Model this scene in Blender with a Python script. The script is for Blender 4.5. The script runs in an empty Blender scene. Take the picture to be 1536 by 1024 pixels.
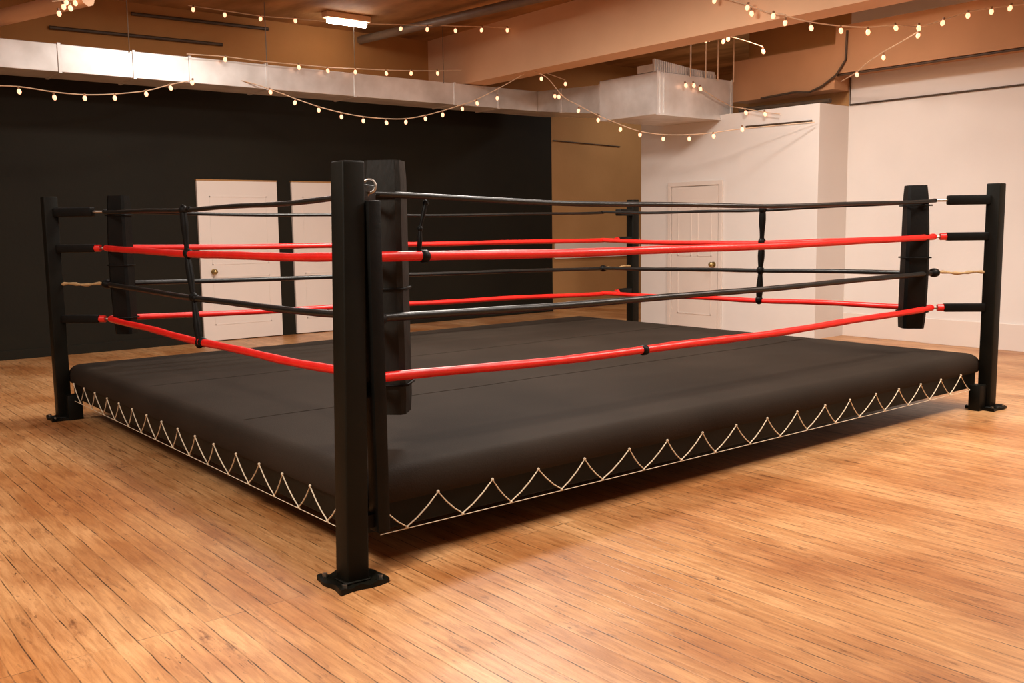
import bpy, bmesh, math, random
from mathutils import Vector, Matrix
random.seed(7)
scene = bpy.context.scene
COL = scene.collection

def lin(r, g, b):
    f = lambda c: (c/255/12.92) if c/255 <= .04045 else ((c/255+.055)/1.055)**2.4
    return (f(r), f(g), f(b), 1)

# ------------------------------------------------------------ camera
YAW, PIT, ROLL = 0.8926, 0.1207, -0.0137
CAM = Vector((-1.9591, -3.4844, 1.4935))
FPX = 1441.36
cam = bpy.data.cameras.new('camera'); co = bpy.data.objects.new('camera', cam); COL.objects.link(co)
fw = Vector((math.cos(YAW)*math.cos(PIT), math.sin(YAW)*math.cos(PIT), -math.sin(PIT)))
rt = Vector((math.sin(YAW), -math.cos(YAW), 0)); up = rt.cross(fw)
c, s = math.cos(ROLL), math.sin(ROLL)
rt2 = rt*c + up*s; up2 = -rt*s + up*c
m = Matrix((rt2, up2, -fw)).transposed().to_4x4(); m.translation = CAM
co.matrix_world = m
cam.sensor_width = 36; cam.lens = FPX/1536*36; cam.clip_end = 100
scene.camera = co

# ------------------------------------------------------------ world, lights, exposure
w = bpy.data.worlds.new('world'); scene.world = w; w.use_nodes = True
w.node_tree.nodes['Background'].inputs[0].default_value = (1, .72, .5, 1)
w.node_tree.nodes['Background'].inputs[1].default_value = .05
vs = scene.view_settings
vs.view_transform = 'Standard'; vs.look = 'None'; vs.gamma = 1; vs.use_curve_mapping = False
vs.exposure = 0.0

def area(name, loc, size, power, color, target=None):
    l = bpy.data.lights.new(name, 'AREA'); l.shape = 'RECTANGLE'; l.size, l.size_y = size
    l.energy = power; l.color = color
    o = bpy.data.objects.new(name, l); COL.objects.link(o); o.location = loc
    if target:
        o.rotation_euler = (Vector(target)-Vector(loc)).to_track_quat('-Z', 'Y').to_euler()
    return o
WARM = (1, .92, .83)  # tint of unseen area lights added below the ceiling to brighten the room
area('unseen_light', (-2.6, -1.0, 4.15), (1.2, 1.2), 290, WARM)
area('unseen_light', (2.8, -.4, 4.15), (1.0, 1.0), 105, WARM)
area('unseen_light', (5.6, -1.6, 4.15), (1.0, 1.0), 235, WARM)
area('unseen_light', (3.4, 3.2, 4.15), (1.2, 1.2), 300, WARM)
area('unseen_light', (7.0, 2.8, 4.1), (.5, .5), 75, (1, .94, .87))  # added to brighten the closet wall, no lamp is seen there
area('unseen_light', (-3.2, 4.8, 4.15), (1.2, 1.2), 60, WARM)
area('unseen_light', (2.2, 6.3, 4.2), (1.0, .3), 60, (1, .95, .9))
area('unseen_light', (10.6, 7.2, 4.15), (.6, .6), 40, WARM)  # added fill for the tan alcove wall, not a known lamp

# ------------------------------------------------------------ materials
def newmat(name):
    m = bpy.data.materials.new(name); m.use_nodes = True
    nt = m.node_tree; b = nt.nodes['Principled BSDF']
    return m, nt, b
def N(nt, typ, **kw):
    n = nt.nodes.new(typ)
    for k, v in kw.items(): setattr(n, k, v)
    return n
def mat(name, c1, c2=None, rough=.6, metal=0, scale=6, bump=.1, bscale=60, spec=.5, stretch=(1, 1, 1), detail=5, rvar=0):
    m, nt, b = newmat(name); L = nt.links
    c2 = c2 or c1
    tc = N(nt, 'ShaderNodeTexCoord'); mp = N(nt, 'ShaderNodeMapping'); mp.inputs['Scale'].default_value = stretch
    L.new(tc.outputs['Object'], mp.inputs[0])
    no = N(nt, 'ShaderNodeTexNoise'); no.inputs['Scale'].default_value = scale; no.inputs['Detail'].default_value = detail
    L.new(mp.outputs[0], no.inputs['Vector'])
    cr = N(nt, 'ShaderNodeValToRGB'); cr.color_ramp.elements[0].position = .32; cr.color_ramp.elements[1].position = .68
    cr.color_ramp.elements[0].color = c1; cr.color_ramp.elements[1].color = c2
    L.new(no.outputs[0], cr.inputs[0]); L.new(cr.outputs[0], b.inputs['Base Color'])
    b.inputs['Roughness'].default_value = rough; b.inputs['Metallic'].default_value = metal
    b.inputs['Specular IOR Level'].default_value = spec
    if rvar:
        mr = N(nt, 'ShaderNodeMapRange'); mr.inputs['To Min'].default_value = rough-rvar; mr.inputs['To Max'].default_value = rough+rvar
        L.new(no.outputs[0], mr.inputs[0]); L.new(mr.outputs[0], b.inputs['Roughness'])
    if bump:
        n2 = N(nt, 'ShaderNodeTexNoise'); n2.inputs['Scale'].default_value = bscale; n2.inputs['Detail'].default_value = 4
        L.new(mp.outputs[0], n2.inputs['Vector'])
        bp = N(nt, 'ShaderNodeBump'); bp.inputs['Strength'].default_value = bump; bp.inputs['Distance'].default_value = .01
        L.new(n2.outputs[0], bp.inputs['Height']); L.new(bp.outputs[0], b.inputs['Normal'])
    return m

def floor_mat():
    m, nt, b = newmat('wood_floor'); L = nt.links
    tc = N(nt, 'ShaderNodeTexCoord')
    rot = N(nt, 'ShaderNodeMapping'); rot.inputs['Rotation'].default_value = (0, 0, math.pi/2)
    L.new(tc.outputs['Object'], rot.inputs[0])
    # slight waviness of the joints
    wn = N(nt, 'ShaderNodeTexNoise'); wn.inputs['Scale'].default_value = 5.5
    L.new(rot.outputs[0], wn.inputs['Vector'])
    wv = N(nt, 'ShaderNodeVectorMath', operation='MULTIPLY_ADD'); wv.inputs[1].default_value = (.012, .012, 0)
    L.new(wn.outputs['Color'], wv.inputs[0]); L.new(rot.outputs[0], wv.inputs[2])
    br = N(nt, 'ShaderNodeTexBrick'); br.offset = .37; br.offset_frequency = 3
    br.inputs['Scale'].default_value = 1; br.inputs['Brick Width'].default_value = 7.3
    br.inputs['Row Height'].default_value = .084; br.inputs['Mortar Size'].default_value = .0032
    br.inputs['Mortar Smooth'].default_value = .5; br.inputs['Bias'].default_value = 0
    br.inputs['Color1'].default_value = (0, 0, 0, 1); br.inputs['Color2'].default_value = (1, 1, 1, 1); br.inputs['Mortar'].default_value = (.5, .5, .5, 1)
    L.new(wv.outputs[0], br.inputs['Vector'])
    # plank tone
    tone = N(nt, 'ShaderNodeMix', data_type='RGBA')
    tone.inputs['A'].default_value = (.62, .315, .125, 1); tone.inputs['B'].default_value = (.74, .41, .185, 1)
    L.new(br.outputs['Color'], tone.inputs['Factor'])
    # grain stretched along the planks
    gm = N(nt, 'ShaderNodeMapping'); gm.inputs['Scale'].default_value = (46, 4.5, 1)
    L.new(tc.outputs['Object'], gm.inputs[0])
    gn = N(nt, 'ShaderNodeTexNoise'); gn.inputs['Scale'].default_value = 1; gn.inputs['Detail'].default_value = 7; gn.inputs['Roughness'].default_value = .65
    gn.inputs['Distortion'].default_value = .6
    L.new(gm.outputs[0], gn.inputs['Vector'])
    gr = N(nt, 'ShaderNodeValToRGB'); gr.color_ramp.elements[0].position = .36; gr.color_ramp.elements[1].position = .62
    gr.color_ramp.elements[0].color = (.62, .52, .42, 1); gr.color_ramp.elements[1].color = (1, 1, 1, 1)
    L.new(gn.outputs[0], gr.inputs[0])
    mu = N(nt, 'ShaderNodeMix', data_type='RGBA', blend_type='MULTIPLY'); mu.inputs['Factor'].default_value = .8
    L.new(tone.outputs['Result'], mu.inputs['A']); L.new(gr.outputs[0], mu.inputs['B'])
    # worn, stained patches
    sm = N(nt, 'ShaderNodeMapping'); sm.inputs['Scale'].default_value = (1.5, .8, 1); sm.inputs['Location'].default_value = (3.1, 1.4, 0)
    L.new(tc.outputs['Object'], sm.inputs[0])
    sn = N(nt, 'ShaderNodeTexNoise'); sn.inputs['Scale'].default_value = 1.1; sn.inputs['Detail'].default_value = 5
    L.new(sm.outputs[0], sn.inputs['Vector'])
    sr = N(nt, 'ShaderNodeValToRGB'); sr.color_ramp.elements[0].position = .38; sr.color_ramp.elements[1].position = .6
    sr.color_ramp.elements[0].color = (.62, .44, .26, 1); sr.color_ramp.elements[1].color = (1, 1, 1, 1)
    L.new(sn.outputs[0], sr.inputs[0])
    mu2 = N(nt, 'ShaderNodeMix', data_type='RGBA', blend_type='MULTIPLY'); mu2.inputs['Factor'].default_value = .8
    L.new(mu.outputs['Result'], mu2.inputs['A']); L.new(sr.outputs[0], mu2.inputs['B'])
    # dark scuffs running with the grain
    km = N(nt, 'ShaderNodeMapping'); km.inputs['Scale'].default_value = (11, 2.6, 1)
    L.new(tc.outputs['Object'], km.inputs[0])
    kn = N(nt, 'ShaderNodeTexNoise'); kn.inputs['Scale'].default_value = 1; kn.inputs['Detail'].default_value = 8; kn.inputs['Roughness'].default_value = .72
    L.new(km.outputs[0], kn.inputs['Vector'])
    kr = N(nt, 'ShaderNodeValToRGB'); kr.color_ramp.elements[0].position = .31; kr.color_ramp.elements[1].position = .42
    kr.color_ramp.elements[0].color = (.22, .12, .06, 1); kr.color_ramp.elements[1].color = (1, 1, 1, 1)
    L.new(kn.outputs[0], kr.inputs[0])
    mu3 = N(nt, 'ShaderNodeMix', data_type='RGBA', blend_type='MULTIPLY'); mu3.inputs['Factor'].default_value = .85
    L.new(mu2.outputs['Result'], mu3.inputs['A']); L.new(kr.outputs[0], mu3.inputs['B'])
    # joints, broken up
    jn = N(nt, 'ShaderNodeTexNoise'); jn.inputs['Scale'].default_value = 5; jn.inputs['Detail'].default_value = 3
    L.new(tc.outputs['Object'], jn.inputs['Vector'])
    jr = N(nt, 'ShaderNodeMapRange'); jr.inputs['From Min'].default_value = .40; jr.inputs['From Max'].default_value = .60; jr.inputs['To Min'].default_value = .12; jr.inputs['To Max'].default_value = .95
    L.new(jn.outputs[0], jr.inputs[0])
    jm = N(nt, 'ShaderNodeMath', operation='MULTIPLY'); L.new(jr.outputs[0], jm.inputs[0]); L.new(br.outputs['Fac'], jm.inputs[1])
    mu4 = N(nt, 'ShaderNodeMix', data_type='RGBA'); mu4.inputs['B'].default_value = (.035, .014, .004, 1)
    L.new(jm.outputs[0], mu4.inputs['Factor']); L.new(mu3.outputs['Result'], mu4.inputs['A'])
    dm = N(nt, 'ShaderNodeMapping'); dm.inputs['Scale'].default_value = (75, 11, 1)
    L.new(tc.outputs['Object'], dm.inputs[0])
    dn = N(nt, 'ShaderNodeTexNoise'); dn.inputs['Scale'].default_value = 1; dn.inputs['Detail'].default_value = 4; dn.inputs['Distortion'].default_value = .8
    L.new(dm.outputs[0], dn.inputs['Vector'])
    dr = N(nt, 'ShaderNodeMapRange'); dr.inputs['From Min'].default_value = .36; dr.inputs['From Max'].default_value = .30; L.new(dn.outputs[0], dr.inputs[0])
    lm = N(nt, 'ShaderNodeMapping'); lm.inputs['Scale'].default_value = (2.6, 1.3, 1); lm.inputs['Location'].default_value = (4.2, 1.9, 0); L.new(tc.outputs['Object'], lm.inputs[0])
    ln_ = N(nt, 'ShaderNodeTexNoise'); ln_.inputs['Scale'].default_value = 1; ln_.inputs['Detail'].default_value = 4; L.new(lm.outputs[0], ln_.inputs['Vector'])
    lr = N(nt, 'ShaderNodeMapRange'); lr.inputs['From Min'].default_value = .46; lr.inputs['From Max'].default_value = .62; lr.inputs['To Min'].default_value = .12; lr.inputs['To Max'].default_value = .95; L.new(ln_.outputs[0], lr.inputs[0])
    dd = N(nt, 'ShaderNodeMath', operation='MULTIPLY'); L.new(dr.outputs[0], dd.inputs[0]); L.new(lr.outputs[0], dd.inputs[1])
    mu5 = N(nt, 'ShaderNodeMix', data_type='RGBA'); mu5.inputs['B'].default_value = (.10, .042, .013, 1)
    L.new(dd.outputs[0], mu5.inputs['Factor']); L.new(mu4.outputs['Result'], mu5.inputs['A'])
    # browned traffic stain where the same patches are worn
    st = N(nt, 'ShaderNodeMapRange'); st.inputs['From Min'].default_value = .50; st.inputs['From Max'].default_value = .68; st.inputs['To Max'].default_value = .42; L.new(ln_.outputs[0], st.inputs[0])
    mu6 = N(nt, 'ShaderNodeMix', data_type='RGBA', blend_type='MULTIPLY'); mu6.inputs['B'].default_value = (.62, .40, .22, 1)
    L.new(st.outputs[0], mu6.inputs['Factor']); L.new(mu5.outputs['Result'], mu6.inputs['A'])
    L.new(mu6.outputs['Result'], b.inputs['Base Color'])
    rr = N(nt, 'ShaderNodeMapRange'); rr.inputs['To Min'].default_value = .48; rr.inputs['To Max'].default_value = .26
    L.new(sn.outputs[0], rr.inputs[0]); L.new(rr.outputs[0], b.inputs['Roughness'])
    b.inputs['Specular IOR Level'].default_value = .5
    hs = N(nt, 'ShaderNodeMath', operation='MULTIPLY_ADD'); hs.inputs[1].default_value = -1.0
    L.new(br.outputs['Fac'], hs.inputs[0]); L.new(gn.outputs[0], hs.inputs[2])
    bp = N(nt, 'ShaderNodeBump'); bp.inputs['Strength'].default_value = .22; bp.inputs['Distance'].default_value = .004
    L.new(hs.outputs[0], bp.inputs['Height']); L.new(bp.outputs[0], b.inputs['Normal'])
    return m

def emit(name, color, strength):
    m, nt, b = newmat(name)
    b.inputs['Base Color'].default_value = color
    b.inputs['Emission Color'].default_value = color; b.inputs['Emission Strength'].default_value = strength
    return m

M = dict(
    floor=floor_mat(),
    black_wall=mat('black_paint', (.0075, .0055, .0017, 1), (.010, .0075, .0024, 1), .75, bump=.15, scale=1.5, bscale=25, spec=.25),
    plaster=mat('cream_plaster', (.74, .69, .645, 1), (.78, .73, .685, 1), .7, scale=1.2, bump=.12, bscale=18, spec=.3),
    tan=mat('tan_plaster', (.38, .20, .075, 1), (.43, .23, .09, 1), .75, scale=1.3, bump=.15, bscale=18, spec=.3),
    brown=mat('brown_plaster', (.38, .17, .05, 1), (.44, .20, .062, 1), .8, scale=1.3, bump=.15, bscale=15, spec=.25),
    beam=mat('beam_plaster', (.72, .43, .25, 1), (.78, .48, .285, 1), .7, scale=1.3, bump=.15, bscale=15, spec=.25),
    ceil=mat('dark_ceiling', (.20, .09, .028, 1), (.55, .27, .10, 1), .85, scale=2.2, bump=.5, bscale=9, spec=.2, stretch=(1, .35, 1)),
    door=mat('door_paint', (.74, .65, .58, 1), (.77, .68, .61, 1), .45, scale=1.5, bump=.04, bscale=30),
    galv=mat('galvanised_steel', (.66, .62, .58, 1), (.86, .83, .80, 1), .36, metal=.35, scale=3.2, bump=.06, bscale=12, rvar=.08),
    galv_d=mat('dull_steel_underside', (.30, .24, .16, 1), (.36, .29, .2, 1), .5, metal=.7, scale=3, bump=.05),
    post=mat('black_post_paint', (.003, .0027, .0014, 1), (.0055, .005, .0025, 1), .5, scale=5, bump=.06, bscale=60, spec=.16, rvar=.1),
    blackp=mat('black_sleeve_vinyl', (.0025, .0024, .0018, 1), (.0045, .004, .003, 1), .5, scale=9, bump=.15, bscale=50, spec=.15),
    pad=mat('charcoal_pad_vinyl', (.007, .0062, .004, 1), (.013, .0115, .008, 1), .6, scale=7, bump=.3, bscale=70, stretch=(1, 1, .3), spec=.25),
    canvas=mat('charcoal_canvas', (.021, .0145, .0098, 1), (.029, .0205, .0145, 1), .75, scale=1.6, bump=.2, bscale=140, spec=.09),
    red=mat('red_vinyl', (.72, .012, .008, 1), (.82, .02, .012, 1), .36, scale=9, bump=.1, bscale=40),
    rope=mat('black_vinyl', (.008, .0075, .006, 1), (.013, .012, .010, 1), .36, scale=9, bump=.15, bscale=60, spec=.4),
    cord=mat('pale_cord', (.62, .50, .34, 1), (.8, .68, .5, 1), .6, scale=60, bump=.2, bscale=200),
    hemp=mat('hemp_cable', (.36, .22, .09, 1), (.5, .33, .15, 1), .7, scale=60, bump=.3, bscale=200),
    steel=mat('plain_steel', (.35, .32, .28, 1), (.5, .46, .4, 1), .35, metal=1, scale=20, bump=.05),
    brass=mat('aged_brass', (.40, .30, .13, 1), (.5, .38, .18, 1), .35, metal=1, scale=20, bump=.05),
    dark=mat('dark_conduit', (.05, .028, .014, 1), (.08, .045, .022, 1), .6, scale=8, bump=.1),
    wire=mat('pale_wire', (.70, .48, .30, 1), (.8, .58, .4, 1), .4, scale=20, bump=0),
    socket=mat('brown_socket', (.25, .12, .05, 1), None, .5, bump=0),
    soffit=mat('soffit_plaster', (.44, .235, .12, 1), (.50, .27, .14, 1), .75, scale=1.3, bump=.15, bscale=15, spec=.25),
    bulb=emit('warm_bulb', (1, .50, .28, 1), 1.9),
    tube=emit('white_tube', (1, .95, .88, 1), 30),
    rod=mat('hanger_rod', (.16, .10, .06, 1), (.2, .13, .08, 1), .5, bump=0),
)

# ------------------------------------------------------------ mesh helpers
def obj(name, bm, material, parent=None, smooth=None, loc=None):
    me = bpy.data.meshes.new(name); bm.normal_update(); bm.to_mesh(me); bm.free()
    me.materials.append(material)
    if smooth is not None:
        me.shade_smooth() if smooth is True else me.shade_smooth()
        if smooth is not True:
            me.set_sharp_from_angle(angle=math.radians(smooth))
    o = bpy.data.objects.new(name, me); COL.objects.link(o)
    if loc: o.location = loc
    if parent: o.parent = parent
    return o
def box(bm, lo, hi, bevel=0, seg=2, mtx=None):
    r = bmesh.ops.create_cube(bm, size=1)
    lo, hi = Vector(lo), Vector(hi); sz = hi-lo; ce = (lo+hi)/2
    for v in r['verts']:
        v.co = Vector((v.co.x*sz.x, v.co.y*sz.y, v.co.z*sz.z)) + ce
    vs_ = list(r['verts'])
    if bevel:
        es = list({e for v in vs_ for e in v.link_edges})
        rr = bmesh.ops.bevel(bm, geom=es, offset=bevel, segments=seg, affect='EDGES', profile=.5)
        vs_ = list({v for f in rr['faces'] for v in f.verts} | {v for v in vs_ if v.is_valid})
    if mtx:
        for v in vs_: v.co = mtx @ v.co
    return vs_
def tube(bm, pts, r, seg=10, caps=True, radii=None, closed=False):
    pts = [Vector(p) for p in pts]; n = len(pts); rings = []
    prev = None
    for i, p in enumerate(pts):
        if closed: t = pts[(i+1) % n]-pts[i-1]
        else: t = pts[min(i+1, n-1)]-pts[max(i-1, 0)]
        t.normalize()
        if prev is None:
            a = Vector((0, 0, 1)) if abs(t.z) < .9 else Vector((1, 0, 0))
            u = t.cross(a).normalized()
        else:
            u = (prev - t*prev.dot(t)).normalized()
        prev = u; v = t.cross(u)
        rad = radii[i] if radii else r
        rings.append([bm.verts.new(p+(u*math.cos(2*math.pi*k/seg)+v*math.sin(2*math.pi*k/seg))*rad) for k in range(seg)])
    for i in range(n if closed else n-1):
        A, B = rings[i], rings[(i+1) % n]
        for k in range(seg):
            bm.faces.new((A[k], A[(k+1) % seg], B[(k+1) % seg], B[k]))
    if caps and not closed:
        bm.faces.new(rings[0][::-1]); bm.faces.new(rings[-1])
def sphere(bm, ce, r, sc=(1, 1, 1), u=12, v=8):
    q = bmesh.ops.create_uvsphere(bm, u_segments=u, v_segments=v, radius=r)
    for x in q['verts']: x.co = Vector((x.co.x*sc[0], x.co.y*sc[1], x.co.z*sc[2])) + Vector(ce)
def empty(name, label, cat, loc=(0, 0, 0), group=None):
    o = bpy.data.objects.new(name, None); COL.objects.link(o); o.location = loc; o.empty_display_size = .1
    o['label'] = label; o['category'] = cat
    if group: o['group'] = group
    return o
def tag(o, label, cat, group=None):
    o['label'] = label; o['category'] = cat
    if group: o['group'] = group
    return o
def struct(o): o['kind'] = 'structure'; return o
def sbox(name, lo, hi, material, parent=None, bevel=0):
    bm = bmesh.new(); box(bm, lo, hi, bevel); o = obj(name, bm, material, parent)
    if not parent: struct(o)
    return o

# ------------------------------------------------------------ room shell
YW, XR, X1 = 8.95, 9.24, 8.6
ZC = 4.27
bm = bmesh.new(); box(bm, (-7.2, -8.2, -.1), (13.2, 9.2, 0)); struct(obj('floor', bm, M['floor']))
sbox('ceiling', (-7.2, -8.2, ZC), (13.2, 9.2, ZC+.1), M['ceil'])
# back wall: black paint low, brown plaster above, tan alcove section to the right
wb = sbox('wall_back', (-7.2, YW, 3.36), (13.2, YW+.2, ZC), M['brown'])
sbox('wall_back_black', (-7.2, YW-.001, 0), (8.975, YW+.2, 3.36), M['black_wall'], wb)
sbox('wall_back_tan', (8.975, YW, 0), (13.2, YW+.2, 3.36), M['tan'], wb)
sbox('wall_left', (-7.2, -8.2, 0), (-7.0, YW, ZC), M['plaster'])
sbox('wall_front', (-7.0, -8.2, 0), (13.2, -8.0, ZC), M['plaster'])
wr = sbox('wall_right', (XR, -8.0, 0), (XR+.2, 3.52, ZC), M['plaster'])
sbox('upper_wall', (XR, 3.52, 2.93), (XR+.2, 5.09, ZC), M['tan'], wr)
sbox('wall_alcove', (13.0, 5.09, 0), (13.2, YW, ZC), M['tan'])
sbox('wall_closet', (X1, 3.52, 0), (12.99, 6.52, 2.93), M['plaster'])
sbox('pale_band', (9.02, YW-.03, .90), (11.1, YW, 1.22), M['door'], wb, .004)  # pale band made up across the tan wall, not a real panel
# beams and soffits
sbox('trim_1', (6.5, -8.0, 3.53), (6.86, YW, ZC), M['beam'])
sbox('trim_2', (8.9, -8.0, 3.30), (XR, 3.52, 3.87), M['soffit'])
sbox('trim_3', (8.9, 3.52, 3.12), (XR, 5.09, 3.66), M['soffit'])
sbox('baseboard_right', (XR-.018, -8.0, 0), (XR, 3.52, .30), M['door'], None, .004)
sbox('baseboard_back', (-7.0, YW-.02, 0), (2.76, YW-.001, .11), M['black_wall'], None, .003)
b2 = sbox('baseboard_alcove', (5.30, YW-.02, 0), (8.97, YW-.001, .075), M['black_wall'], None, .003)
sbox('top_strip', (5.30, YW-.026, .072), (8.97, YW-.001, .10), M['door'], b2, .003)

def door(name, x0, x1, h, knob_x, panels=True):
    bm = bmesh.new(); box(bm, (x0, YW-.045, 0.012), (x1, YW-.002, h), .004)
    d = struct(obj(name, bm, M['door']))
    for (z0, z1) in ((.22, .86), (1.02, 1.92)):
        bm = bmesh.new(); a, b_ = x0+.16, x1-.16
        for lo, hi in (((a, z0), (b_, z0+.012)), ((a, z1-.012), (b_, z1)), ((a, z0), (a+.012, z1)), ((b_-.012, z0), (b_, z1))):
            box(bm, (lo[0], YW-.049, lo[1]), (hi[0], YW-.044, hi[1]))
        obj('panel_moulding', bm, M['door'], d)
    bm = bmesh.new(); box(bm, (x0-.004, YW-.047, h), (x1+.004, YW-.001, h+.018)); obj('top_edge', bm, M['tan'], d)
    if knob_x:
        bm = bmesh.new(); tube(bm, [(knob_x, YW-.045, .93), (knob_x, YW-.085, .93)], .012)
        sphere(bm, (knob_x, YW-.105, .93), .036, (1, .75, 1)); tube(bm, [(knob_x, YW-.045, .93), (knob_x, YW-.052, .93)], .036, 16)
        obj('door_knob', bm, M['brass'], d, 40)
    return d
door('door_1', 2.80, 3.92, 2.12, 2.97)
door('door_2', 4.14, 5.24, 2.12, 5.08)
# door in the closet wall
d3 = struct(sbox('door_3', (X1-.02, 5.06, .012), (X1, 5.90, 1.99), M['door'], None, .003))
bm = bmesh.new()
for lo, hi in (((4.99, .0), (5.05, 2.06)), ((5.91, 0), (5.97, 2.06)), ((5.05, 2.0), (5.91, 2.06))):
    box(bm, (X1-.028, lo[0], lo[1]), (X1-.001, hi[0], hi[1]), .004)
obj('door_frame', bm, M['door'], d3)
for (y0, y1, z0, z1) in ((5.17, 5.42, 1.02, 1.70), (5.53, 5.78, 1.02, 1.70), (5.17, 5.78, .2, .82)):
    bm = bmesh.new()
    for a, b_ in (((y0, z0), (y1, z0+.012)), ((y0, z1-.012), (y1, z1)), ((y0, z0), (y0+.012, z1)), ((y1-.012, z0), (y1, z1))):
        box(bm, (X1-.026, a[0], a[1]), (X1-.019, b_[0], b_[1]))
    obj('panel_moulding', bm, M['door'], d3)
bm = bmesh.new(); tube(bm, [(X1-.02, 5.13, .91), (X1-.06, 5.13, .91)], .012); sphere(bm, (X1-.08, 5.13, .91), .038, (.75, 1, 1)); tube(bm, [(X1-.02, 5.13, .91), (X1-.028, 5.13, .91)], .04, 16)
obj('door_knob', bm, M['brass'], d3, 40)

# ------------------------------------------------------------ conduits and pipes
def pipe(name, pts, r, material, label, cat='pipe', group=None):
    bm = bmesh.new(); tube(bm, pts, r, 8); return tag(obj(name, bm, material, None, 50), label, cat, group)
pipe('conduit', [(1.15, YW-.025, 3.86), (3.25, YW-.025, 3.88)], .022, M['dark'], 'dark straight conduit on the brown wall just above the metal duct')
pipe('conduit', [(2.1, YW-.03, 4.13), (3.9, YW-.03, 4.15)], .022, M['dark'], 'dark strip at the top of the brown wall beside the string lights')  # made-up pipe standing for the dark line where wall meets ceiling
pipe('conduit', [(9.0, YW-.012, 2.90), (10.6, YW-.012, 2.86)], .010, M['dark'], 'thin dark cable across the tan alcove wall')
pipe('conduit', [(XR-.015, 3.50, 3.28), (XR-.015, 3.50, 2.945), (XR-.015, -2, 2.945)], .011, M['dark'], 'thin conduit running along the cream right wall below the beam')
pipe('conduit', [(8.93, 3.5, 3.285), (8.93, -2, 3.285)], .014, M['dark'], 'thin conduit following the bottom edge of the right wall beam')
pipe('conduit', [(X1-.014, 3.62, 2.72), (X1-.014, 4.62, 2.735)], .013, M['dark'], 'short conduit high on the closet wall beside its outer corner')
pipe('conduit', [(8.88, 3.35, 3.80), (8.88, 3.36, 3.45), (8.87, 3.48, 3.28), (8.87, 3.68, 3.17), (8.87, 3.85, 3.12), (8.87, 4.1, 3.14), (8.87, 4.6, 3.12)], .014, M['dark'], 'bent conduit curving down the right beam towards the closet corner')
pipe('conduit', [(8.87, 3.55, 2.98), (8.87, 4.95, 3.00)], .03, M['dark'], 'thick dark pipe lying on top of the closet wall')
pipe('ceiling_pipe', [(7.3, -3, 4.12), (7.3, 8.9, 4.12)], .05, M['rod'], 'brown ceiling pipe running beside the long beam')
pipe('ceiling_pipe', [(8.1, -3, 4.0), (8.1, 8.9, 4.0)], .07, M['dark'], 'dark ceiling pipe in the recess between long beam and right wall')
pipe('ceiling_pipe', [(5.75, 5.0, 4.15), (5.3, 8.9, 4.15)], .06, M['rod'], 'brown ceiling pipe left of the long beam near the bright lamp')
pipe('ceiling_pipe', [(.25, 8.6, 3.73), (1.05, 7.0, 3.83)], .09, M['beam'], 'pale diagonal pipe below the ceiling at top left')

# ------------------------------------------------------------ duct
duct = empty('air_duct', 'long galvanised metal air duct hanging along the top of the black wall', 'duct', (0, 8.25, 3.22))
duct.location = (0, 0, 0)
xs = [-2.2, -.9, 1.0, 1.80, 2.45, 3.42, 4.67, 6.3, 7.1]
xe = 7.86
for i, x0 in enumerate(xs):
    x1 = xs[i+1] if i+1 < len(xs) else xe
    bm = bmesh.new(); box(bm, (x0+.002, 8.0, 3.22), (x1-.002, 8.55, 3.52), .006)
    obj('duct_section', bm, M['galv'], duct)
    if i:
        bm = bmesh.new(); box(bm, (x0-.018, 7.988, 3.208), (x0+.018, 8.562, 3.532), .003); obj('joint_flange', bm, M['galv'], duct)
# elbow run towards the plenum
def loft(bm, A, B):
    va = [bm.verts.new(p) for p in A]; vb = [bm.verts.new(p) for p in B]
    n = len(va)
    for k in range(n): bm.faces.new((va[k], va[(k+1) % n], vb[(k+1) % n], vb[k]))
    bm.faces.new(va[::-1]); bm.faces.new(vb)
bm = bmesh.new()
loft(bm, [(7.86, 8.0, 3.22), (8.5, 8.55, 3.22), (8.5, 8.55, 3.52), (7.86, 8.0, 3.52)], [(7.34, 5.25, 2.872), (8.2, 5.25, 2.872), (8.2, 5.25, 3.31), (7.34, 5.25, 3.31)])
loft(bm, [(7.862, 8.0, 3.22), (7.862, 8.55, 3.22), (7.862, 8.55, 3.52), (7.862, 8.0, 3.52)], [(8.5, 8.1, 3.22), (8.5, 8.55, 3.22), (8.5, 8.55, 3.52), (8.5, 8.1, 3.52)])
bmesh.ops.recalc_face_normals(bm, faces=bm.faces)
obj('duct_elbow', bm, M['galv'], duct)
for t in (.25, .62):
    A = Vector((7.86, 8.0, 3.22)).lerp(Vector((7.34, 5.25, 2.872)), t); B = Vector((7.86, 8.0, 3.52)).lerp(Vector((7.34, 5.25, 3.31)), t)
    bm = bmesh.new(); box(bm, (A.x-.012, A.y-.02, A.z-.01), (A.x+.06, A.y+.02, B.z+.01), .003); obj('joint_flange', bm, M['galv'], duct)
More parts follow.
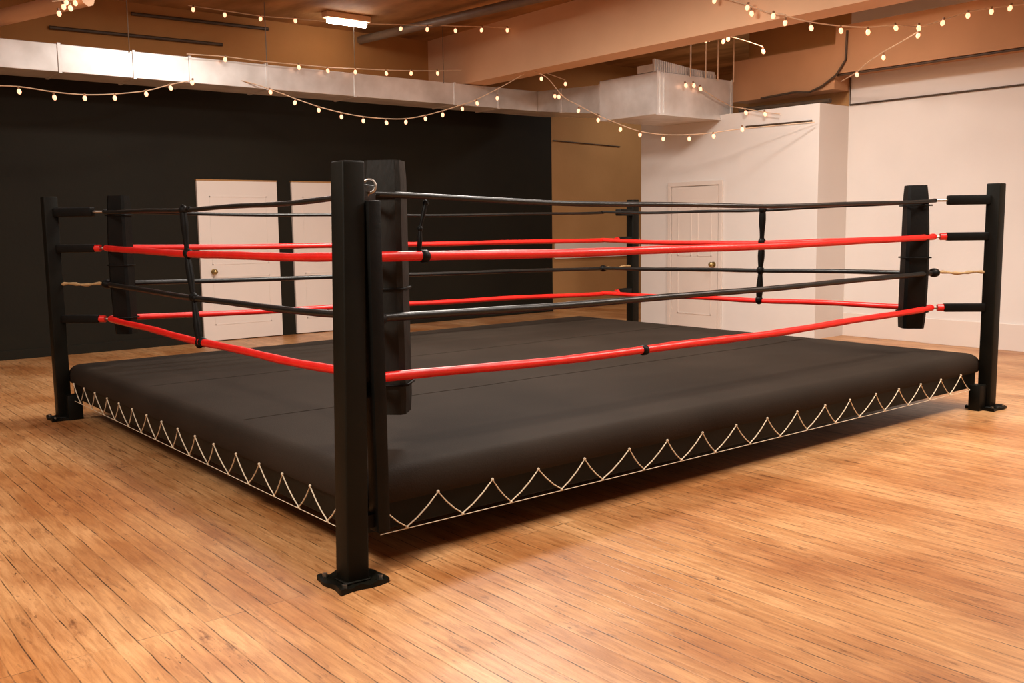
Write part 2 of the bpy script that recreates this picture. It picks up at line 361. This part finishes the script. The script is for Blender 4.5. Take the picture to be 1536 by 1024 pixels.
# plenum box
pl = empty('duct_plenum', 'big square galvanised duct box with ribbed collar above the closet wall', 'duct box', (0, 0, 0))
bm = bmesh.new(); box(bm, (7.34, 5.06, 2.868), (8.84, 6.1, 3.40), .008); obj('plenum_box', bm, M['galv'], pl)
bm = bmesh.new()
for k in range(34):
    x = 7.34+k*.036
    box(bm, (x, 5.10, 3.41), (x+.022, 5.135, 3.56-.003*k))
box(bm, (7.34, 5.13, 3.405), (8.56, 5.4, 3.50))
obj('ribbed_collar', bm, M['galv'], pl)
bm = bmesh.new()
for x in (7.34, 7.40, 7.47): box(bm, (x-.008, 5.045, 2.86), (x+.008, 5.062, 3.41))
box(bm, (7.33, 5.048, 2.86), (8.85, 5.062, 2.885)); box(bm, (8.815, 5.048, 2.86), (8.85, 5.062, 3.41))
obj('corner_seam', bm, M['galv'], pl)
for x in (7.95, 8.25, 8.5, 8.83):
    bm = bmesh.new(); tube(bm, [(x, 5.03, 3.38), (x, 5.03, ZC)], .010, 6); obj('hanger_rod', bm, M['wire'], pl)
for x in (1.75, 3.42, 4.67, 6.1):
    bm = bmesh.new(); tube(bm, [(x, 7.985, 3.50), (x, 7.985, ZC)], .006, 6); obj('hanger_rod', bm, M['rod'], duct)

# ------------------------------------------------------------ ceiling lamp in view
lf = empty('ceiling_lamp', 'bright white fluorescent ceiling lamp beside the long beam', 'ceiling lamp', (4.58, 8.0, 4.16))
bm = bmesh.new(); box(bm, (-.33, -.07, .03), (.33, .07, .108), .01); obj('housing', bm, M['beam'], lf)
bm = bmesh.new(); tube(bm, [(-.28, -.0, .0), (.28, 0, .0)], .038, 12); obj('lamp_tube', bm, M['tube'], lf, 50)

# ------------------------------------------------------------ boxing ring
SX, SY = 5.669, 4.696
INS = .316
ZR = (1.637, 1.356, 1.075, .80)
corners = {
    'N': dict(p=(-.032, .008), q=(INS, INS), z=ZR),
    'R': dict(p=(SX, 0), q=(SX-INS, INS), z=ZR),
    'L': dict(p=(0, SY), q=(INS, SY-INS), z=ZR),
    'F': dict(p=(6.15, 4.33), q=(5.52, 4.18), z=(1.615, 1.31, 1.0, .72)),
}
POSTLAB = {
    'N': 'black ring post in the foreground, nearest and tallest of the four',
    'R': 'black ring post at the right edge of the photo with four long sleeves',
    'L': 'black ring post at the far left standing before the black wall',
    'F': 'thin looking black ring post at the far back corner before the tan alcove',
}
H = 1.76
def ring_post(k):
    cn = corners[k]; px, py = cn['p']; qx, qy = cn['q']
    t = empty('ring_post', POSTLAB[k], 'ring post', (px, py, 0), 'steel posts of the boxing ring')
    a = .052
    bm = bmesh.new(); vsx = box(bm, (-a, -a, .012), (a, a, H), .009, 3)
    lean = (.055, .022) if k == 'N' else (0, 0)
    for v in bm.verts: v.co.x += lean[0]*v.co.z/H; v.co.y += lean[1]*v.co.z/H
    obj('upright', bm, M['post'], t, 40)
    # foot plate with turned-up edges
    bm = bmesh.new()
    n = 12; P = .112
    g = [[None]*(n+1) for _ in range(n+1)]
    for i in range(n+1):
        for j in range(n+1):
            x = (i/n*2-1)*P; y = (j/n*2-1)*P
            d = max(abs(x), abs(y))/P
            z = .012 + .020*max(0, d-.45)**1.3*(1+.7*math.sin(9*x/P+3*y/P))
            g[i][j] = bm.verts.new((x*(1+.05*math.sin(5*y/P)), y*(1+.06*math.sin(4*x/P)), z))
    lowr = [[bm.verts.new((v.co.x, v.co.y, 0.0)) for v in row] for row in g]
    for i in range(n):
        for j in range(n):
            bm.faces.new((g[i][j], g[i+1][j], g[i+1][j+1], g[i][j+1]))
            bm.faces.new((lowr[i][j+1], lowr[i+1][j+1], lowr[i+1][j], lowr[i][j]))
    for i in range(n):
        bm.faces.new((g[i+1][0], g[i][0], lowr[i][0], lowr[i+1][0])); bm.faces.new((g[i][n], g[i+1][n], lowr[i+1][n], lowr[i][n]))
        bm.faces.new((g[0][i], g[0][i+1], lowr[0][i+1], lowr[0][i])); bm.faces.new((g[n][i+1], g[n][i], lowr[n][i], lowr[n][i+1]))
    obj('foot_plate', bm, M['post'], t, 35)
    for (sx_, sy_) in ((1, 1), (1, -1), (-1, 1), (-1, -1)):
        bm = bmesh.new(); tube(bm, [(sx_*.085, sy_*.085, .012), (sx_*.085, sy_*.085, .034)], .011, 6); obj('anchor_bolt', bm, M['steel'], t)
    bm = bmesh.new()      # weld bead round the foot of the upright
    a2 = a+.004; tube(bm, [(-a2, -a2, .018), (a2, -a2, .018), (a2, a2, .018), (-a2, a2, .018)], .009, 8, closed=True)
    obj('weld_bead', bm, M['post'], t, 60)
    # arms
    D = Vector((qx-px, qy-py, 0)); u = D.normalized(); ln = D.length
    for lv in range(4):
        z = cn['z'][lv]
        le = Vector((lean[0], lean[1], 0))*z/H
        if lv == 2:
            pts = []
            for i in range(13):
                f = i/12; d = a+ (ln-a-.01)*f
                pts.append(u*d + Vector((0, 0, z + .006*math.sin(f*9))) + le*(1-f))
            bm = bmesh.new(); tube(bm, pts, .011, 8, radii=[.011+.004*math.sin(i*2.1) for i in range(13)])
            obj('anchor_cable', bm, M['hemp'], t, 60)
            bm = bmesh.new(); sphere(bm, u*(ln-.01)+Vector((0, 0, z)), .045, (1, 1, .8)); obj('rope_knot', bm, M['blackp'], t, 60)
            continue
        e = ln*.80 if k != 'F' else ln*.5
        A = u*(a*.9)+Vector((0, 0, z))+le; B = u*e+Vector((0, 0, z))
        q = (B-A).to_track_quat('X', 'Z').to_matrix().to_4x4(); q.translation = A
        bm = bmesh.new(); hh = .037 if lv == 0 else .032
        box(bm, (0, -hh, -hh), ((B-A).length, hh, hh), .010, 2, q)
        obj('turnbuckle_sleeve', bm, M['blackp'], t, 40)
        bm = bmesh.new(); tube(bm, [u*e*.98+Vector((0, 0, z)), u*(ln-.0)+Vector((0, 0, z))], .010, 8)
        obj('turnbuckle_rod', bm, M['steel'], t, 60)
        if lv in (1, 3):
            bm = bmesh.new(); tube(bm, [u*(e-.005)+Vector((0, 0, z)), u*(e+.045)+Vector((0, 0, z))], .027, 12)
            o = obj('end_cap', bm, M['red'], t, 50); o['label'] = 'red end cap'
    # leg block below the platform / side channel of the nearest post
    if k == 'N':
        bm = bmesh.new(); box(bm, (.105, -.05, .20), (.165, .026, 1.60), .006); obj('side_channel', bm, M['blackp'], t, 40)
        bm = bmesh.new(); box(bm, (.04, -.02, 1.50), (.16, .03, 1.56), .004); obj('channel_bracket', bm, M['blackp'], t)
        bm = bmesh.new(); box(bm, (.04, -.02, .22), (.16, .03, .28), .004); obj('channel_bracket', bm, M['blackp'], t)
        bm = bmesh.new()
        ce = Vector((.21, .12, 1.665)); pts = [ce+Vector((.028*math.cos(i/16*6.2832)*.8, -.028*math.cos(i/16*6.2832)*.6, .028*math.sin(i/16*6.2832))) for i in range(16)]
        tube(bm, pts, .007, 8, closed=True); tube(bm, [ce+Vector((0, 0, -.026)), (.2, .15, 1.60)], .007)
        obj('eye_bolt', bm, M['steel'], t, 60)
    else:
        o_ = {'R': (-.115, .02), 'L': (.06, -.085), 'F': (-.1, -.05)}[k]
        bm = bmesh.new(); box(bm, (o_[0]-.055, o_[1]-.045, 0), (o_[0]+.055, o_[1]+.045, .20), .006)
        obj('lower_leg', bm, M['post'], t, 40)
    return t
for k in 'NRLF': ring_post(k)

# corner pads
def pad(k, x, y, z0, z1, label):
    t = empty('corner_pad', label, 'corner pad', (x, y, z0), 'padded turnbuckle covers in the ring corners')
    R = Matrix.Rotation(math.radians(45 if k != 'R' else 135), 4, 'Z')
    bm = bmesh.new(); hgt = z1-z0; nseg = 14
    w_, d_ = (.085, .088) if k != 'L' else (.065, .07)
    rings = []
    prof = [(-1, -.75), (-.75, -1), (.75, -1), (1, -.75), (1, .75), (.75, 1), (-.75, 1), (-1, .75)]
    for i in range(nseg+1):
        f = i/nseg
        sc = 1 - (.06 if f in (0, 1) else 0)
        bow = 0.035*math.sin(math.pi*f) if k == 'R' else .01*math.sin(math.pi*f)
        wid = 1+.10*math.sin(math.pi*f) - (.12*f if k == 'R' else 0)
        z = hgt*f
        rings.append([bm.verts.new(R @ Vector((px*w_*sc*wid, py*d_*sc*wid+bow, z))) for px, py in prof])
    for i in range(nseg):
        for j in range(8): bm.faces.new((rings[i][j], rings[i][(j+1) % 8], rings[i+1][(j+1) % 8], rings[i+1][j]))
    bm.faces.new(rings[0][::-1]); bm.faces.new(rings[-1])
    bmesh.ops.bevel(bm, geom=[e for e in bm.edges if len(e.link_faces) == 2 and e.calc_face_angle(0) > .6], offset=.012, segments=2, affect='EDGES')
    obj('pad_body', bm, M['pad'] if k == 'N' else M['blackp'], t, 40)
    for f in (.12, .5, .86):
        bm = bmesh.new(); z = hgt*f
        pts = [R @ Vector((px*(w_*1.12+.004), py*(d_*1.12+.004)+(.035*math.sin(math.pi*f) if k == 'R' else .01*math.sin(math.pi*f)), z)) for px, py in prof]
        tube(bm, pts, .006, 6, closed=True); obj('pad_strap', bm, M['blackp'], t, 60)
pad('N', .47, .47, .60, 1.80, 'charcoal corner pad directly behind the nearest ring post')
pad('R', SX-.41, .43, .64, 1.755, 'tall black corner pad by the post at the right edge')
pad('L', .42, SY-.36, .68, 1.76, 'black corner pad by the far left ring post')

# ropes
def rope(name, A, B, r, material, sag, label, tie=(), n=28, amp=0):
    A, B = Vector(A), Vector(B); pts = []
    for i in range(n+1):
        f = i/n; p = A.lerp(B, f); p.z -= sag*4*f*(1-f) - amp*math.sin(f*17+A.x*3)
        pts.append(p)
    t = empty(name, label, 'ring rope', A, 'ropes of the boxing ring')
    bm = bmesh.new(); tube(bm, [p-A for p in pts], r, 12, radii=[r*(1+.05*math.sin(i*1.9)) for i in range(n+1)])
    obj('rope_cover', bm, material, t, 60)
    d = (B-A).normalized()
    for f in tie:
        p = A.lerp(B, f)-A; p.z -= sag*4*f*(1-f)
        bm = bmesh.new(); tube(bm, [p-d*.022, p-d*.015, p+d*.015, p+d*.022], r*1.2, 12, radii=[r*1.05, r*1.3, r*1.3, r*1.05]); obj('tape_wrap', bm, M['blackp'], t, 60)
    for e_, s_ in ((Vector((0, 0, 0)), 1), (B-A, -1)):
        bm = bmesh.new(); tube(bm, [e_+d*s_*.0, e_+d*s_*.02], r*1.06, 12); obj('end_collar', bm, material if material is M['red'] else M['blackp'], t, 60)
LV = ['top black', 'upper red', 'middle black', 'bottom red']
RAD = (.014, .023, .019, .023)
SIDES = [
    ('N', 'R', 'long front right side', (.045, .02, .015, .035), {1: (.052,), 3: (.35,)}),
    ('N', 'L', 'front left side', (.02, .02, .02, .02), {0: (.56,), 1: (.57,), 2: (.55,), 3: (.53,)}),
    ('L', 'F', 'back left side along the black wall', (.03, .01, .0, .0), {}),
    ('R', 'F', 'back right side before the closet wall', (.03, .04, .0, .0), {1: (.43,)}),
]
for a_, b_, side, sags, ties in SIDES:
    for lv in range(4):
        A = (*corners[a_]['q'], corners[a_]['z'][lv]); B = (*corners[b_]['q'], corners[b_]['z'][lv])
        rope('ring_rope', A, B, RAD[lv], M['red'] if lv in (1, 3) else M['rope'], sags[lv],
             '%s rope of the ring on its %s' % (LV[lv], side), ties.get(lv, ()), amp=.004 if lv in (0, 3) else .002)
# rope spacers
def spacer(pts, label, wd=.02):
    bm = bmesh.new(); P = [Vector(p) for p in pts]
    fine = []
    for i in range(len(P)-1):
        for j in range(6): fine.append(P[i].lerp(P[i+1], j/6))
    fine.append(P[-1])
    tube(bm, fine, wd, 8, radii=[wd*(1+.22*math.sin(i*.9)) for i in range(len(fine))])
    t = empty('rope_spacer', label, 'rope spacer', P[0], 'straps tying the ring ropes together')
    for v in bm.verts: v.co -= P[0]
    obj('strap', bm, M['blackp'], t, 60)
    for z in range(len(P)):
        bm = bmesh.new(); sphere(bm, P[z]-P[0], wd*1.35, (1, 1, 1.2)); obj('knot', bm, M['blackp'], t, 60)
spacer([(INS, 2.69, 1.617), (INS, 2.66, 1.34), (INS, 2.59, 1.06), (INS, 2.53, .77)], 'black strap tying the four ropes of the front left side', .021)
fx = lambda f: INS and (SX-INS)*(1-f)+5.52*f
spacer([(5.40, 1.97, 1.60), (5.41, 1.98, 1.305), (5.41, 1.99, 1.045), (5.41, 2.0, .77)], 'black strap tying the ropes of the back right side before the door', .026)
spacer([(.60, INS+.01, 1.60), (.565, INS+.01, 1.48), (.55, INS, 1.355)], 'short black strap hanging between ropes just right of the nearest post', .010)

# platform
plat = empty('ring_platform', 'low boxing ring platform covered in charcoal canvas with laced edges', 'ring platform', (0, 0, 0))
ZT, ZS, ZB = .437, .285, .165
x0, y0, x1, y1 = .054, .054, SX-.005, SY+.015
bm = bmesh.new()
def rrect(ins, z, rc=.025, seg=5):
    out = []
    for cx_, cy_, a0 in ((x1-ins-rc, y1-ins-rc, 0), (x0+ins+rc, y1-ins-rc, 90), (x0+ins+rc, y0+ins+rc, 180), (x1-ins-rc, y0+ins+rc, 270)):
        for i in range(seg+1):
            a = math.radians(a0+90*i/seg); out.append(Vector((cx_+rc*math.cos(a), cy_+rc*math.sin(a), z)))
    return out
prof = [(.012, ZS), (0, ZS+.02), (0.0, ZT-.085)]
for i in range(1, 8):
    a = math.radians(90*i/7); prof.append((.085*(1-math.cos(a)), ZT-.085+.085*math.sin(a)))
prev = None
for ins, z in prof:
    ring = []
    pts = rrect(ins, z)
    dens = []
    for i in range(len(pts)):
        A, B = pts[i], pts[(i+1) % len(pts)]
        n = 40 if (i % 6) == 5 else 1
        for j in range(n): dens.append(A.lerp(B, j/n))
    # keep the same count in every ring
    ring = [bm.verts.new(p) for p in dens]
    if prev and len(prev) == len(ring):
        for k in range(len(ring)): bm.faces.new((prev[k], prev[(k+1) % len(ring)], ring[(k+1) % len(ring)], ring[k]))
    elif prev:
        bmesh.ops.bridge_loops(bm, edges=[e for e in bm.edges if (e.verts[0] in prev and e.verts[1] in prev) or (e.verts[0] in ring and e.verts[1] in ring)])
    if not prev or len(prev) != len(ring):
        for k in range(len(ring)):
            if not bm.edges.get((ring[k], ring[(k+1) % len(ring)])): bm.edges.new((ring[k], ring[(k+1) % len(ring)]))
    prev = ring
bm.faces.new(prev)
bmesh.ops.recalc_face_normals(bm, faces=bm.faces)
cv = obj('canvas', bm, M['canvas'], plat, 50)
for lo, hi in (((x0+.03, y0+.025, ZB), (x1-.03, y0+.09, ZS+.03)), ((x0+.03, y1-.09, ZB), (x1-.03, y1-.025, ZS+.03)), ((x0+.025, y0+.09, ZB), (x0+.09, y1-.09, ZS+.03)), ((x1-.09, y0+.09, ZB), (x1-.025, y1-.09, ZS+.03))):
    bm = bmesh.new(); box(bm, lo, hi, .006); obj('frame_rail', bm, M['post'], plat)
bm = bmesh.new(); box(bm, (x0+.09, y0+.09, ZS+.0), (x1-.09, y1-.09, ZS+.03)); obj('deck_board', bm, M['post'], plat)
for i in range(1, 5):
    bm = bmesh.new(); xx = x0+(x1-x0)*i/5; box(bm, (xx-.03, y0+.09, ZB+.02), (xx+.03, y1-.09, ZS)); obj('cross_beam', bm, M['post'], plat)
# seams sewn in the canvas
for yy in (1.55, 3.1):
    bm = bmesh.new(); pts = [(x0+.12+(x1-x0-.24)*i/40, yy+.006*math.sin(i*.9), ZT+.0005) for i in range(41)]
    tube(bm, pts, .003, 5); obj('canvas_seam', bm, M['canvas'], plat, 60)
# lacing cords
knot_mesh = bpy.data.meshes.new('knot'); bm = bmesh.new(); sphere(bm, (0, 0, 0), .0075, u=8, v=6); bm.to_mesh(knot_mesh); bm.free(); knot_mesh.materials.append(M['cord'])
def lacing(fn, length, start, pitch, name='lacing_cord'):
    bm = bmesh.new(); zt, zb = .295, .168; d = start; P = []
    rnd = random.Random(3)
    i = 0
    while d < length:
        j = (rnd.random()-.5)*.03
        if i % 2 == 0: A = (d+j, zt)
        else: A = (d+j, zb)
        if P:
            p0 = P[-1]; 
            for f in (.33, .66):
                P_ = (p0[0]+(A[0]-p0[0])*f, p0[1]+(A[1]-p0[1])*f - .012*math.sin(math.pi*f))
                P.append(P_)
        P.append(A); i += 1
        d += pitch*(.58 if i % 2 == 0 else .42)
    tube(bm, [fn(*q) for q in P], .0034, 6)
    tube(bm, [fn(P[0][0]+(P[-1][0]-P[0][0])*k/30, .160) for k in range(31)], .002, 6)
    lc = obj(name, bm, M['cord'], plat, 60)
    for q in P[::3]:
        o = bpy.data.objects.new('knot', knot_mesh); COL.objects.link(o); o.parent = lc; o.location = fn(q[0], q[1]+(.002 if q[1] > .28 else -.002))
lacing(lambda d, z: Vector((d, .045, z)), SX-.08, .14, .305)
lacing(lambda d, z: Vector((.045, d, z)), SY-.08, .24, .285)

# ------------------------------------------------------------ string lights
from math import sin, cos
RM = [rt2, up2, fw]
def ray(u, v): return (rt2*((u-768)/FPX) + up2*(-(v-512)/FPX) + fw)
def on_plane(u, v, a, b):
    """where the sight line through a measured bulb meets the vertical plane through plan points a, b (one strand hangs in one vertical plane)"""
    n = Vector((-(b[1]-a[1]), b[0]-a[0], 0)); d = ray(u, v)
    t = n.dot(Vector((a[0], a[1], 0))-CAM)/n.dot(d)
    return CAM+d*t
bulb_mesh = bpy.data.meshes.new('bulb'); bm = bmesh.new()
sphere(bm, (0, 0, -.026), .022, (1, 1, 1.4), 10, 8); bm.to_mesh(bulb_mesh); bm.free(); bulb_mesh.materials.append(M['bulb']); bulb_mesh.shade_smooth()
sock_mesh = bpy.data.meshes.new('socket'); bm = bmesh.new()
tube(bm, [(0, 0, -.004), (0, 0, .026)], .012, 8); bm.to_mesh(sock_mesh); bm.free(); sock_mesh.materials.append(M['socket'])
def strand(label, a, b, wire, bulbs):
    W = [on_plane(u, v, a, b) for u, v in wire]
    t = empty('string_lights', label, 'string lights', W[0], 'festoon strings of small warm bulbs')
    # smooth the wire (Catmull-Rom)
    P = []
    for i in range(len(W)-1):
        p0, p1, p2, p3 = W[max(i-1, 0)], W[i], W[i+1], W[min(i+2, len(W)-1)]
        for j in range(5):
            f = j/5
            P.append(.5*((2*p1)+(p2-p0)*f+(2*p0-5*p1+4*p2-p3)*f*f+(3*p1-p0-3*p2+p3)*f**3))
    P.append(W[-1])
    bm = bmesh.new(); tube(bm, [p-W[0] for p in P], .0065, 6); obj('cable', bm, M['wire'], t, 60)
    for u, v in bulbs:
        p = on_plane(u, v, a, b)
        o = bpy.data.objects.new('bulb', bulb_mesh); COL.objects.link(o); o.parent = t; o.location = p-W[0]+Vector((0, 0, .024))
        o.rotation_euler = (random.uniform(-.25, .25), random.uniform(-.25, .25), 0)
        k = bpy.data.objects.new('socket', sock_mesh); COL.objects.link(k); k.parent = o
strand('string of warm bulbs sagging below the duct at far left of the black wall', (0, 7.9), (1, 7.9),
       [(-30, 128), (28, 130), (81, 138), (127, 142), (172, 141), (220, 136), (255, 127), (290, 120)],
       [(28, 137), (81, 146), (127, 147), (172, 147), (219, 141), (255, 132), (289, 124)])
strand('long sagging string of warm bulbs before the black wall up to the beam', (3.4, 7.9), (6.42, 6.9),
       [(290, 120), (345, 119), (385, 127), (443, 148), (478, 160), (512, 169), (545, 175), (579, 178), (609, 178), (638, 173), (664, 166), (693, 157), (715, 149), (760, 126), (795, 105)],
       [(405, 138), (443, 154), (478, 165), (512, 175), (545, 181), (579, 184), (609, 183), (638, 178), (664, 172), (693, 163), (715, 155), (746, 147)])
strand('string of warm bulbs drooping from the beam under the metal duct box', (6.42, 6.9), (8.5, 3.6),
       [(795, 105), (820, 116), (845, 145), (868, 158), (897, 173), (931, 187), (960, 197), (995, 202), (1034, 202), (1070, 199), (1115, 193), (1222, 183)],
       [(812, 118), (838, 145), (868, 166), (897, 180), (931, 194), (960, 202), (995, 208), (1034, 208), (1070, 204), (1113, 194)])
strand('string of warm bulbs running up to the bright ceiling lamp', (2.8, 8.4), (6.40, 6.9),
       [(282, 8), (337, 16), (391, 24), (443, 28), (515, 34), (602, 37), (641, 38), (683, 39), (723, 40), (765, 42)],
       [(290, 14), (337, 22), (391, 28), (443, 31), (602, 43), (641, 44), (683, 46), (723, 45), (761, 45)])
strand('string of warm bulbs along the top edge of the metal duct', (0, 7.9), (1, 7.9),
       [(280, 81), (338, 85), (385, 91), (448, 97), (491, 101), (533, 103), (579, 105), (617, 106), (656, 106), (692, 105)],
       [(338, 89), (448, 101), (491, 106), (533, 108), (579, 110), (617, 110), (656, 110)])
strand('string of warm bulbs crossing the side of the long beam near its light cluster', (6.40, 2), (6.40, 3),
       [(1070, -6), (1095, 0), (1125, 9), (1150, 18), (1178, 22)],
       [(1072, 1), (1122, 11), (1127, 20), (1160, 24), (1178, 34)])
strand('string of large warm bulbs along the ceiling at the top right', (6.42, 2.5), (8.78, .6),
       [(1178, 24), (1216, 33), (1261, 39), (1302, 41), (1343, 38), (1378, 40), (1415, 30), (1452, 18), (1487, 12), (1536, 6), (1560, 2)],
       [(1216, 42), (1261, 46), (1302, 48), (1343, 42), (1378, 42), (1415, 34), (1452, 23), (1487, 17), (1516, 12)])
strand('short string of warm bulbs dropping down to the corner of the right wall', (8.3, 2.4), (8.89, 3.42),
       [(1380, 46), (1350, 64), (1325, 78), (1300, 95), (1285, 108), (1262, 122)],
       [(1378, 53), (1325, 86), (1285, 112)])
strand('short string of warm bulbs draped across the metal duct box', (7, 5.0), (8, 5.0),
       [(1032, 124), (1050, 132), (1075, 148), (1096, 159)],
       [(1028, 128), (1040, 128), (1050, 133)])
strand('two warm bulbs glowing against the top of the closet wall', (8.54, 3), (8.54, 5),
       [(1096, 160), (1118, 163), (1145, 168), (1170, 171)],
       [(1118, 169), (1147, 171)])
strand('few warm bulbs dangling by the beam end above the duct', (6.9, 6.9), (7.9, 6.2),
       [(797, 104), (815, 108), (848, 120)],
       [(848, 126), (832, 144)])
strand('cluster of warm bulbs under the long beam above the duct box', (6.9, 4.2), (7.2, 3.4),
       [(1050, 56), (1062, 54), (1078, 53), (1095, 55), (1120, 62), (1144, 70)],
       [(1058, 60), (1063, 58), (1086, 62), (1092, 58), (1144, 77)])
strand('cluster of warm bulbs on the pale pipe at the top left corner', (.9, 7.0), (1.8, 7.3),
       [(78, 2), (100, 0), (130, -2)],
       [(88, 20), (95, 10), (100, 4), (105, 12), (112, 4), (129, 3)])
